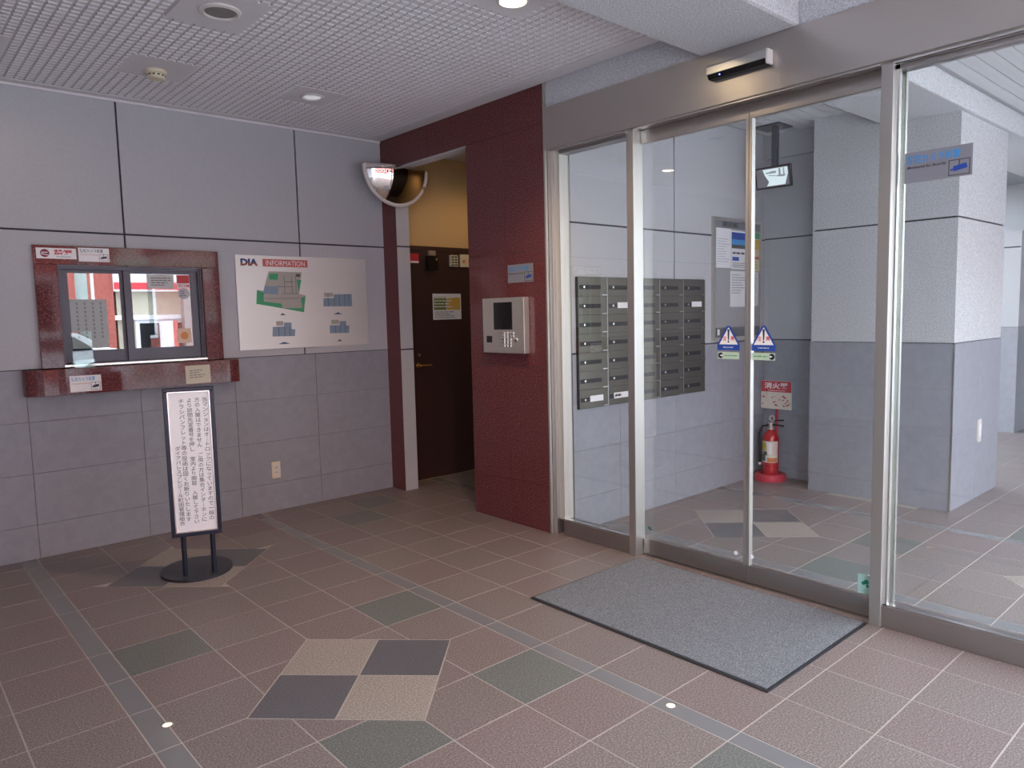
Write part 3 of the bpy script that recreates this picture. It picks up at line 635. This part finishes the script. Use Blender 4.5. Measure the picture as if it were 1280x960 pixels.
for j in range(NR+1):
    r = R*.985*j/NR; yy = cy-(math.sqrt(rho*rho-r*r)-(rho-h))
    for i in range(NA+1): t = math.pi+math.pi*i/NA; vs.append((cx+r*math.cos(t), yy, cz+r*math.sin(t)))
for j in range(NR):
    for i in range(NA): k = NA+1; fs.append((j*k+i, j*k+i+1, (j+1)*k+i+1, (j+1)*k+i))
MB().add(vs, fs).build('mirror_dome', M['mirror'], cm, smooth=True)
bk = [(cx+R*math.cos(math.pi+math.pi*i/28), cy+.004, cz+R*math.sin(math.pi+math.pi*i/28)) for i in range(29)]
MB().prism(bk, (0, .010, 0)).build('back_plate', M['white_rim'], cm)
bx('mounting_bracket', M['alu'], cm, 3.225, 3.325, 4.929, 4.945, 2.42, 2.52)

# ------------------------------------------------------------ recess door attachments
P = BW(5.1515)
T = card('door_poster', 'yellow and green notice sheet on the brown recess door', 'poster', P, 3.688, 3.992, 1.372, 1.594, M['paper'])
mb = MB(); P.rect(mb, 3.70, 3.83, 1.455, 1.565, .0016); mb.build('green_block', mat('olive', '#6a7a3a', .6), T); mb = MB(); P.rect(mb, 3.835, 3.98, 1.455, 1.56, .0016); mb.build('yellow_block', mat('mustard', '#c9a24a', .6), T)
scribble(P, 3.705, 3.97, 1.47, 1.57, 4, M['paper'], T, .002); scribble(P, 3.705, 3.97, 1.38, 1.445, 4, M['ink'], T, .0016)
T = card('red_plate', 'small red plate at the upper left of the brown door', 'plate', P, 3.470, 3.556, 1.846, 1.925, M['red'], .006); mb = MB(); P.rect(mb, 3.472, 3.554, 1.848, 1.864, .0066); mb.build('white_line', M['white'], T)
T = thing('door_alarm', 'black box with dial high on the brown door', 'alarm', (3.68, 5.13, 1.79)); bx('box', M['screen'], T, 3.625, 3.735, 5.112, 5.1515, 1.79, 1.91, bevel=.004); MB().lathe([(.014, 5.112), (.012, 5.104), (0, 5.103)], (3.71, 0, 1.88), 'y', 14).build('dial', M['chrome'], T, smooth=True); bx('bracket', M['panel_grey'], T, 3.655, 3.725, 5.135, 5.1515, 1.915, 1.955)
T = thing('key_box', 'cream box with small buttons high on the brown door', 'box', (3.9, 5.13, 1.82)); bx('box', M['cream'], T, 3.875, 3.955, 5.125, 5.1515, 1.825, 1.925, bevel=.003)
mb = MB()
for i in range(2):
    for j in range(4): mb.box(3.885+i*.034, 3.908+i*.034, 5.121, 5.125, 1.832+j*.023, 1.846+j*.023)
mb.build('button', M['ink'], T)
T = thing('bell_plate', 'cream plate with orange bell button beside the key box', 'plate', (4.03, 5.14, 1.82)); bx('plate', M['cream'], T, 3.985, 4.085, 5.135, 5.1515, 1.825, 1.935, bevel=.003); MB().lathe([(.016, 5.135), (.014, 5.129), (0, 5.128)], (4.025, 0, 1.875), 'y', 14).build('bell_button', M['orange'], T, smooth=True)

# ------------------------------------------------------------ intercom and sign on granite
ic = thing('intercom_panel', 'silver intercom panel with dark screen and keypad on red granite', 'intercom', (3.19, 3.645, 1.147))
bx('housing', M['panel_grey'], ic, 3.165, 3.2145, 3.440, 3.850, 1.149, 1.511, bevel=.004)
bx('screen', M['screen'], ic, 3.1625, 3.166, 3.550, 3.732, 1.304, 1.482); bx('card_reader', M['screen'], ic, 3.161, 3.166, 3.755, 3.808, 1.218, 1.262)
for r in range(5):
    for c in range(3):
        if True:
            y = 3.638-c*.032; z = 1.282-r*.021
            bx('key', M['chrome'], ic, 3.1595, 3.166, y-.009, y+.009, z-.0065, z+.0065)
for z in (1.282, 1.261): bx('call_key', M['chrome'], ic, 3.1595, 3.166, 3.538, 3.556, z-.0065, z+.0065)
mb = MB()
for r in range(5):
    for c in range(2): mb.box(3.164, 3.1655, 3.662+c*.014, 3.667+c*.014, 1.28-r*.021, 1.284-r*.021)
mb.build('speaker_holes', M['black'], ic)
MB().lathe([(.017, 3.165), (.016, 3.158), (.008, 3.154), (0, 3.154)], (0, 3.518, 1.238), 'x', 18).build('key_cylinder', M['chrome'], ic, smooth=True)
def camera_sign(label, P, a0, a1, b0, b1):
    T = card('camera_sign', label, 'sign', P, a0, a1, b0, b1, M['silver_print']); w_, h_ = a1-a0, b1-b0
    lettering('防犯カメラ設置', P, a0+w_*.03, a0+w_*.83, b0+h_*.62, b0+h_*.90, M['sky_blue'], T, .0016, bold=.022)
    lettering('Monitored for Security', P, a0+w_*.04, a0+w_*.63, b0+h_*.43, b0+h_*.55, M['black'], T, .0016, bold=.02, shear=.2)
    camera_icon(P, a0+w_*.66, a0+w_*.97, b0+h_*.05, b0+h_*.56, T, .0016, M['ink'], M['blue'])
camera_sign('grey camera notice with blue text on the granite above the intercom', GWp(3.2148), -3.638, -3.396, 1.606, 1.722)
camera_sign('grey camera notice with blue text on the right fixed glass', GWp(3.2955), -1.231, -.982, 1.902, 2.024)

# ------------------------------------------------------------ door stickers
P = GWp(3.3205)
def door_sticker(side, a0, a1):
    c = (a0+a1)/2; T = thing('warning_sticker', f'blue and white triangular caution sticker on the {side} sliding door', 'sticker', P.p(c, 1.193), 'caution triangles on the sliding doors')
    mb = MB(); P.poly(mb, [(a0, 1.193), (a1, 1.193), (a1, 1.222), (c+.008, 1.318), (c-.008, 1.318), (a0, 1.222)], .0004); mb.build('blue_triangle', M['blue'], T)
    mb = MB(); P.poly(mb, [(a0+.010, 1.223), (a1-.010, 1.223), (c, 1.310)], .0008); mb.build('white_field', M['white'], T)
    mb = MB(); P.poly(mb, [(c-.006, 1.300), (c+.006, 1.300), (c+.003, 1.245), (c-.003, 1.245)], .0012); P.disc(mb, c, 1.237, .005, .0012); mb.build('exclamation_mark', M['navy'], T)
    lettering('注', P, c-.034, c-.012, 1.242, 1.266, M['red'], T, .0012, bold=.02); lettering('意', P, c+.012, c+.034, 1.242, 1.266, M['red'], T, .0012, bold=.02)
    scribble(P, c-.03, c+.03, 1.203, 1.213, 1, M['white'], T, .0012, fill=1)
    s = card('arrow_sticker', f'pale green strip sticker with round arrow below the triangle on the {side} door', 'sticker', P, a0+.002, a1-.002, 1.148, 1.184, mat('pale_green', '#b5cbb8', .5), .0004, 'arrow strips on the sliding doors')
    e = a0+.019 if side == 'left' else a1-.019; k = 1 if side == 'left' else -1
    mb = MB(); P.disc(mb, e, 1.166, .015, .0008); mb.build('arrow_disc', M['navy'], s); mb = MB(); P.poly(mb, [(e+k*.012, 1.172), (e+k*.012, 1.160), (e-k*.005, 1.166)], .0012); mb.build('arrow', M['white'], s)
    q0, q1 = (a0+.04, a1-.01) if side == 'left' else (a0+.01, a1-.04); scribble(P, q0, q1, 1.159, 1.173, 1, M['green'], s, .0008, fill=1)
door_sticker('left', -2.132, -2.004); door_sticker('right', -1.936, -1.810)
T = card('corner_sticker', 'pale square sticker with green leaf mark low on the right sliding door', 'sticker', P, -1.395, -1.338, .10, .19, mat('pale_aqua', '#a9d0cd', .5), .0004)
mb = MB(); P.disc(mb, -1.357, .158, .011, .0008, n=10); P.disc(mb, -1.371, .150, .009, .0008, n=8); P.disc(mb, -1.352, .140, .008, .0008, n=8); mb.build('green_mark', mat('teal_green', '#1f8f78', .5), T)
T = thing('corner_mark', 'small green leaf mark low on the left sliding door', 'sticker', P.p(-2.578, .14)); mb = MB(); P.disc(mb, -2.578, .158, .010, .0008, n=8); P.disc(mb, -2.566, .150, .008, .0008, n=8); mb.build('green_mark', mat('deep_teal', '#2f6f6c', .5), T)

# ------------------------------------------------------------ doormat and floor lights
dm = thing('doormat', 'speckled grey doormat with black rubber border before the sliding doors', 'mat', (2.81, 1.945, 0))
bx('rubber_border', M['rubber'], dm, 2.380, 3.236, 1.314, 2.585, .0005, .0055, bevel=.001); bx('pile', M['mat_pile'], dm, 2.396, 3.222, 1.328, 2.571, .005, .010)
for (x, y), lb in (((.70, 2.645), 'left'), ((2.057, 1.507), 'right')):
    t = thing('floor_light', f'small warm recessed light set in the {lb} grey floor strip', 'floor light', (x, y, 0))
    MB().lathe([(.020, .0002), (.020, .0018), (.0155, .002)], (x, y, 0), n=20).build('light_ring', M['chrome'], t); MB().lathe([(0, .0024), (.0155, .002)], (x, y, 0), n=20).build('light_lens', M['floor_lamp'], t)

# ------------------------------------------------------------ mailboxes
mbk = thing('mailbox_bank', 'bank of bronze steel mailboxes, five wide and seven high, on the lobby wall', 'mailboxes', (4.077, 3.18, .789))
bx('cabinet', M['mail_dark'], mbk, 3.3785, 4.774, 3.176, 3.1895, .789, 1.627)
CW, RH = .2785, .1192; P = BW(3.1705); labels = {(6, 0): 1, (1, 1): 1, (6, 1): 2, (1, 4): 1}
pd = ps = pk = plt = None
for c in range(5):
    if c: bx('divider', M['chrome'], mbk, 3.3798+c*CW-.003, 3.3798+c*CW+.003, 3.170, 3.176, .791, 1.625)
    for r in range(7):
        a = 3.3798+c*CW; b = 1.625-(r+1)*RH
        if pd is None:
            pd = bx('mailbox_door', M['mail'], mbk, a+.004, a+CW-.004, 3.170, 3.176, b+.002, b+RH-.001); kids = [bx('slot_strip', M['mail_dark'], pd, a+.012, a+.215, 3.1685, 3.170, b+.043, b+.070),
                MB().lathe([(.009, 3.1685), (.008, 3.161), (0, 3.160)], (a+.052, 0, b+.057), 'y', 12).build('dial_knob', M['chrome'], pd), bx('latch', M['chrome'], pd, a+.222, a+.266, 3.162, 3.170, b+.004, b+.011)]
            d = pd; p0_ = Vector((a, 0, b)); o0 = W[pd.name].copy()
        else:
            off = Vector((a, 0, b))-p0_; d = link('mailbox_door', pd.data, mbk, o0+off)
            for k in kids: link(k.name.split('.')[0], k.data, d, W[k.name]+off)
        q = labels.get((r, c))
        if q:
            n = MB(); P.slab(n, a+.10 if q == 1 else a+.055, a+.225 if q == 1 else a+.20, b+.040, b+.078, .0016, 0, .002); tag(n.build('name_label', M['white'], d), 'white name label')
            if q == 2: scribble(P, a+.065, a+.13, b+.05, b+.07, 1, M['black'], d, .0045, fill=1, h=.8)

# ------------------------------------------------------------ notice board and papers
nb = thing('notice_board', 'aluminium framed grey notice board on the wall right of the mailboxes', 'notice board', (5.225, 3.18, 1.165))
bx('backing', mat('board_grey', '#96969a', .7), nb, 4.885, 5.565, 3.176, 3.1895, 1.168, 2.098)
for r in ((4.880, 5.570, 1.165, 1.185), (4.880, 5.570, 2.080, 2.100), (4.880, 4.900, 1.185, 2.080), (5.550, 5.570, 1.185, 2.080)): bx('frame_rail', M['panel_grey'], nb, r[0], r[1], 3.166, 3.1895, r[2], r[3])
bx('header_strip', mat('board_header', '#76767c', .5), nb, 4.900, 5.550, 3.172, 3.176, 2.025, 2.080); bx('tray', mat('board_tray', '#5c5f66', .5), nb, 4.92, 5.55, 3.168, 3.176, 1.19, 1.262)
bx('pin_holder', M['white'], nb, 4.93, 4.955, 3.164, 3.168, 1.205, 1.25)
P = BW(3.1715); lettering('掲示板', P, 5.0, 5.22, 2.035, 2.072, M['black'], nb, .001, bold=.01)
P = BW(3.1755)
T = card('pinned_paper', 'plain white typed sheet at the top left of the notice board', 'paper', P, 4.920, 5.128, 1.722, 2.022, M['paper']); scribble(P, 4.94, 5.11, 1.76, 1.95, 10, mat('faint_ink', '#a9a9b2', .7), T, .0016)
T = card('pinned_paper', 'white poster with blue sky picture at the top middle of the notice board', 'poster', P, 5.132, 5.425, 1.715, 2.012, M['paper'])
mb = MB(); P.rect(mb, 5.135, 5.422, 1.945, 2.0, .0016); mb.build('sky_picture', M['blue'], T); mb = MB(); P.rect(mb, 5.135, 5.422, 1.905, 1.945, .0016); mb.build('pale_sky', M['sky_blue'], T); mb = MB(); P.rect(mb, 5.135, 5.422, 1.875, 1.905, .0016); mb.build('town_picture', M['ink'], T)
mb = MB(); P.rect(mb, 5.145, 5.24, 1.78, 1.81, .0016); mb.build('blue_box', M['blue'], T); scribble(P, 5.15, 5.41, 1.82, 1.86, 1, M['black'], T, .0016); scribble(P, 5.15, 5.41, 1.725, 1.77, 3, M['ink'], T, .0016)
T = card('pinned_paper', 'yellow and green printed poster at the top right of the notice board', 'poster', P, 5.430, 5.548, 1.705, 2.012, mat('pale_yellow', '#cfc8a8', .7))
mb = MB(); P.rect(mb, 5.432, 5.546, 1.965, 2.01, .0016); mb.build('green_band', M['green'], T); mb = MB(); P.rect(mb, 5.435, 5.543, 1.88, 1.955, .0016); mb.build('yellow_band', mat('amber', '#c9a94a', .6), T); mb = MB(); P.rect(mb, 5.435, 5.543, 1.80, 1.822, .0016); mb.build('red_band', M['salmon'], T); scribble(P, 5.44, 5.54, 1.72, 1.79, 3, mat('olive_ink', '#8a8a3a', .6), T, .0016)
T = card('pinned_paper', 'white typed sheet below the blue sky poster', 'paper', P, 5.118, 5.37, 1.420, 1.700, M['paper']); scribble(P, 5.14, 5.35, 1.52, 1.68, 8, mat('pale_ink', '#8d8d98', .7), T, .0016)
T = card('pinned_paper', 'grey printed sheet at the lower right of the notice board', 'paper', P, 5.375, 5.535, 1.425, 1.700, mat('grey_paper', '#c6c7cd', .7)); scribble(P, 5.39, 5.52, 1.46, 1.68, 10, mat('dim_ink', '#9d9da8', .7), T, .0016)

# ------------------------------------------------------------ extinguisher and its stand
ex, ey = 5.525, 3.045
st = thing('extinguisher_stand', 'round red floor stand with fire extinguisher sign on a pole', 'sign stand', (ex, ey, 0))
MB().lathe([(.125, 0), (.128, .02), (.122, .048), (.105, .058), (.08, .052), (.075, .03), (0, .03)], (ex, ey, 0), n=40).build('round_base', M['stand_red'], st, smooth=True)
MB().tube([(ex+.095, ey, .052), (ex+.095, ey, .80)], .011, 12).build('sign_pole', M['stand_red'], st, smooth=True)
P = GWp(ex+.082)
sg = MB(); P.slab(sg, -ey-.135, -ey+.135, .575, .808, .004); sg = sg.build('sign_plate', mat('sign_cream', '#d9d0c4', .5), st)
mb = MB(); P.rect(mb, -ey-.133, -ey+.133, .716, .806, .0046); mb.build('red_band', M['red'], sg)
lettering('消火器', P, -ey-.105, -ey+.105, .742, .794, M['white'], sg, .0052, bold=.03); scribble(P, -ey-.07, -ey+.08, .722, .734, 1, M['white'], sg, .0052, fill=1)
mb = MB()
for i in range(22): a = -ey+random.uniform(-.12, .12); b = random.uniform(.60, .70); k = random.uniform(.004, .014); P.poly(mb, [(a-k, b-k*.4), (a+k, b-k*.2), (a+k*.6, b+k*.6), (a-k*.5, b+k*.7)], .0046+i*.00002)
mb.build('pictogram', M['red'], sg)
fe = thing('fire_extinguisher', 'red fire extinguisher standing on the round red stand', 'fire extinguisher', (ex, ey, .03))
MB().lathe([(0, .0305), (.05, .0305), (.062, .04), (.064, .06), (.064, .33), (.060, .36), (.045, .39), (.024, .405), (.022, .42)], (ex, ey, 0), n=32).build('cylinder', M['ext_red'], fe, smooth=True)
lb = MB().lathe([(.0648, .15), (.0648, .325)], (ex, ey, 0), n=24, a0=math.radians(120), a1=math.radians(265)).build('label', mat('ext_label', '#d5d2c0', .5), fe, smooth=True)
for k, (a_, b_, z_, h_, c_) in enumerate(((125, 175, .25, .06, '#c9b53a'), (130, 170, .16, .06, '#4a5a72'), (180, 215, .22, .09, '#e6e4e2'), (185, 255, .155, .035, '#c0703a'), (150, 185, .21, .03, '#3a4a3a'), (215, 260, .21, .10, '#d8c4c0'))):
    MB().lathe([(.0652, z_), (.0652, z_+h_)], (ex, ey, 0), n=8, a0=math.radians(a_), a1=math.radians(b_)).build('label_print', mat('label_print', c_, .5), lb, smooth=True)
MB().lathe([(.026, .418), (.026, .428), (.016, .432), (.016, .455), (.02, .458), (.02, .475), (0, .478)], (ex, ey, 0), n=20).build('valve', M['panel_grey'], fe, smooth=True)
MB().tube([(ex, ey+.03, .452), (ex, ey-.02, .458), (ex, ey-.11, .452)], .008, 8).build('carry_handle', M['black'], fe, smooth=True)
MB().tube([(ex, ey+.01, .478), (ex, ey-.03, .492), (ex, ey-.11, .500)], .007, 8).build('lever', M['black'], fe, smooth=True)
MB().tube([(ex-.02, ey-.02+.022*math.cos(t*math.pi/8), .51+.022*math.sin(t*math.pi/8)) for t in range(17)], .005, 8).build('safety_ring', M['white_rim'], fe, smooth=True)
MB().tube([(ex-.02, ey+.02, .45), (ex-.03, ey+.06, .44), (ex-.03, ey+.085, .38), (ex-.03, ey+.085, .22), (ex-.03, ey+.08, .14)], [.008, .008, .009, .009, .012], 8).build('hose', M['black'], fe, smooth=True)
MB().lathe([(0, .115), (.012, .12), (.012, .14), (0, .145)], (ex-.03, ey+.08, 0), n=10).build('nozzle_tip', M['white'], fe, smooth=True)

# ------------------------------------------------------------ hanging monitor
mo = thing('ceiling_monitor', 'small black monitor showing a camera picture, hung on a pole from the ceiling', 'monitor', (5.32, 2.925, 2.31))
bx('ceiling_plate', M['navy'], mo, 5.26, 5.47, 2.86, 3.07, 2.778, 2.788); bx('hanging_pole', M['navy'], mo, 5.31, 5.35, 2.905, 2.945, 2.42, 2.778)
tl = math.radians(12); P = Plane((5.295, 2.925, 2.394), (0.06, -1, 0), (-math.sin(tl), 0, math.cos(tl))); P.n = P.u.cross(P.v).normalized(); P.v = P.n.cross(P.u)
mb = MB(); P.slab(mb, -.140, .140, -.082, .082, -.035); mb.build('casing', M['screen'], mo, bevel=.004)
scr = MB(); P.rect(scr, -.127, .127, -.068, .068, .0006); scr = scr.build('screen', mat('screen_dim', (.075, .07, .085), .3, em=.12), mo)
mb = MB(); P.poly(mb, [(-.075, .064), (.118, .064), (.122, .02), (.095, -.062), (-.05, -.062), (-.03, -.03), (-.06, .02)], .001); mb.build('bright_picture', mat('screen_bright', (.62, .72, .74), .3, em=.085), scr)
mb = MB()
for r in ((-.02, .03, .03, .045), (.05, .065, .0, .06), (.085, .095, .0, .06), (.04, .1, .0, .012), (-.05, -.02, .03, .04)): P.rect(mb, *r, .0014)
P.poly(mb, [(-.03, .02), (.09, .0), (.09, -.004), (-.03, .014)], .0014); mb.build('picture_detail', mat('screen_mid', (.20, .22, .26), .3, em=.06), scr)

# wall switch on the pillar
sw = thing('wall_switch', 'small white switch plate low on the right face of the pillar', 'switch', (5.97, 1.68, .41))
bx('plate', M['white_rim'], sw, 5.935, 6.005, 1.672, 1.6838, .412, .575, bevel=.002); bx('rocker', M['white'], sw, 5.955, 5.985, 1.668, 1.672, .45, .54)

# ------------------------------------------------------------ street seen in the reflections
sb = thing('shop_building', 'white shop across the street with red and green striped fascia', 'building', (9.4, -11.5, -.03))
bw_ = stucco('beige_render', '#b5ac9b', '#beb5a4', 20, .1, .002)
bx('wall', bw_, sb, 5.2, 16, -13, -11.2, -.03, 7.0); bx('fascia', M['white'], sb, 5.1, 16, -11.2, -10.9, 2.25, 3.1); bx('fascia_stripe', M['red'], sb, 5.1, 16, -10.9, -10.88, 2.30, 2.48); bx('fascia_stripe', M['green'], sb, 5.1, 16, -10.9, -10.88, 2.85, 3.0)
bx('ledge', M['white'], sb, 5.1, 16, -11.2, -11.0, 1.50, 1.62)
for x in (5.6, 7.2, 8.8, 10.4, 12.0): f = bx('window', M['white'], sb, x, x+1.45, -11.2, -11.12, .25, 1.5); bx('pane', M['screen'], f, x+.1, x+1.35, -11.12, -11.1, .35, 1.4)
bx('column', mat('grey_column', '#8d8d8d', .6), sb, 6.72, 6.98, -10.9, -10.65, -.03, 2.3)
for x in (5.5, 8.5, 11.5, 14): 
    f = bx('window', M['white'], sb, x, x+1.5, -11.2, -11.14, 4.2, 5.6); bx('pane', M['screen'], f, x+.08, x+1.42, -11.14, -11.12, 4.28, 5.52)
rb = thing('brick_building', 'red brown tiled building beside the shop across the street', 'building', (1, -12, -.03))
bx('wall', speckle('red_brick', ['#8a4038', '#9c5046', '#a85c50'], 14, .7), rb, -8, 5.1, -13, -11, -.03, 8.0)
for x in (-7, -4.5, -2, .5, 2.6):
    for z in (1.0, 4.2): f = bx('window', M['white'], rb, x, x+1.2, -11, -10.94, z, z+1.6); bx('pane', M['screen'], f, x+.08, x+1.12, -10.94, -10.92, z+.08, z+1.52)
po = thing('utility_pole', 'pale grey utility pole at the street edge', 'pole', (4.08, -9.6, -.03)); MB().tube([(4.08, -9.6, -.03), (4.08, -9.6, 8)], [.14, .11], 16).build('pole_shaft', mat('pole_grey', '#8c928e', .7), po, smooth=True); MB().tube([(4.33, -9.7, -.03), (4.33, -9.7, 7)], .04, 10).build('pipe', M['white'], po, smooth=True)
bn = thing('shop_banner', 'white and red upright banner in front of the shop', 'banner', (6.15, -10.4, -.03)); MB().tube([(6.0, -10.4, -.03), (6.0, -10.4, 1.5)], .015, 8).build('pole', M['white'], bn); bx('cloth', M['white'], bn, 6.02, 6.45, -10.41, -10.39, .2, 1.45); bx('cloth_edge', M['salmon'], bn, 6.33, 6.45, -10.389, -10.385, .2, 1.45)
car = thing('car', 'white saloon car parked across the street', 'car', (2.7, -8.4, -.03))
side = [(x-1.9, z-.08) for x, z in [(3.1, .25), (3.05, .62), (3.3, .78), (3.75, .86), (4.3, 1.22), (4.7, 1.32), (5.4, 1.30), (5.95, .98), (6.35, .90), (6.4, .30)]]
MB().prism([(x, -9.1, z) for x, z in side], (0, 1.5, 0)).build('body', mat('car_white', '#e6e7ea', .2, coat=.5), car, bevel=.05)
for y in (-7.597, -9.103): MB().prism([(2.12, y, .82), (2.52, y, 1.12), (3.42, y, 1.14), (3.82, y, .85)], (0, .006*(1 if y > -8 else -1), 0)).build('side_window', M['screen'], car)
for x in (1.85, 3.8):
    for y in (-9.12, -7.78): w_ = MB().lathe([(0, y), (.30, y), (.32, y+.03), (.32, y+.17), (.30, y+.2), (0, y+.2)], (x, 0, .29), 'y', 24).build('wheel', M['rubber'], car, smooth=True)

for o in list(bpy.data.objects):
    if o.name.split('.')[0] in ('plan_lines', 'plan_rooms', 'icon_frame', 'camera_icon', 'vertical_writing', 'vents', 'socket_slots', 'speaker_holes', 'picture_detail', 'pictogram', 'green_mark', 'mark_detail', 'button', 'pointer', 'green_area', 'lettering'): o['kind'] = 'stuff'
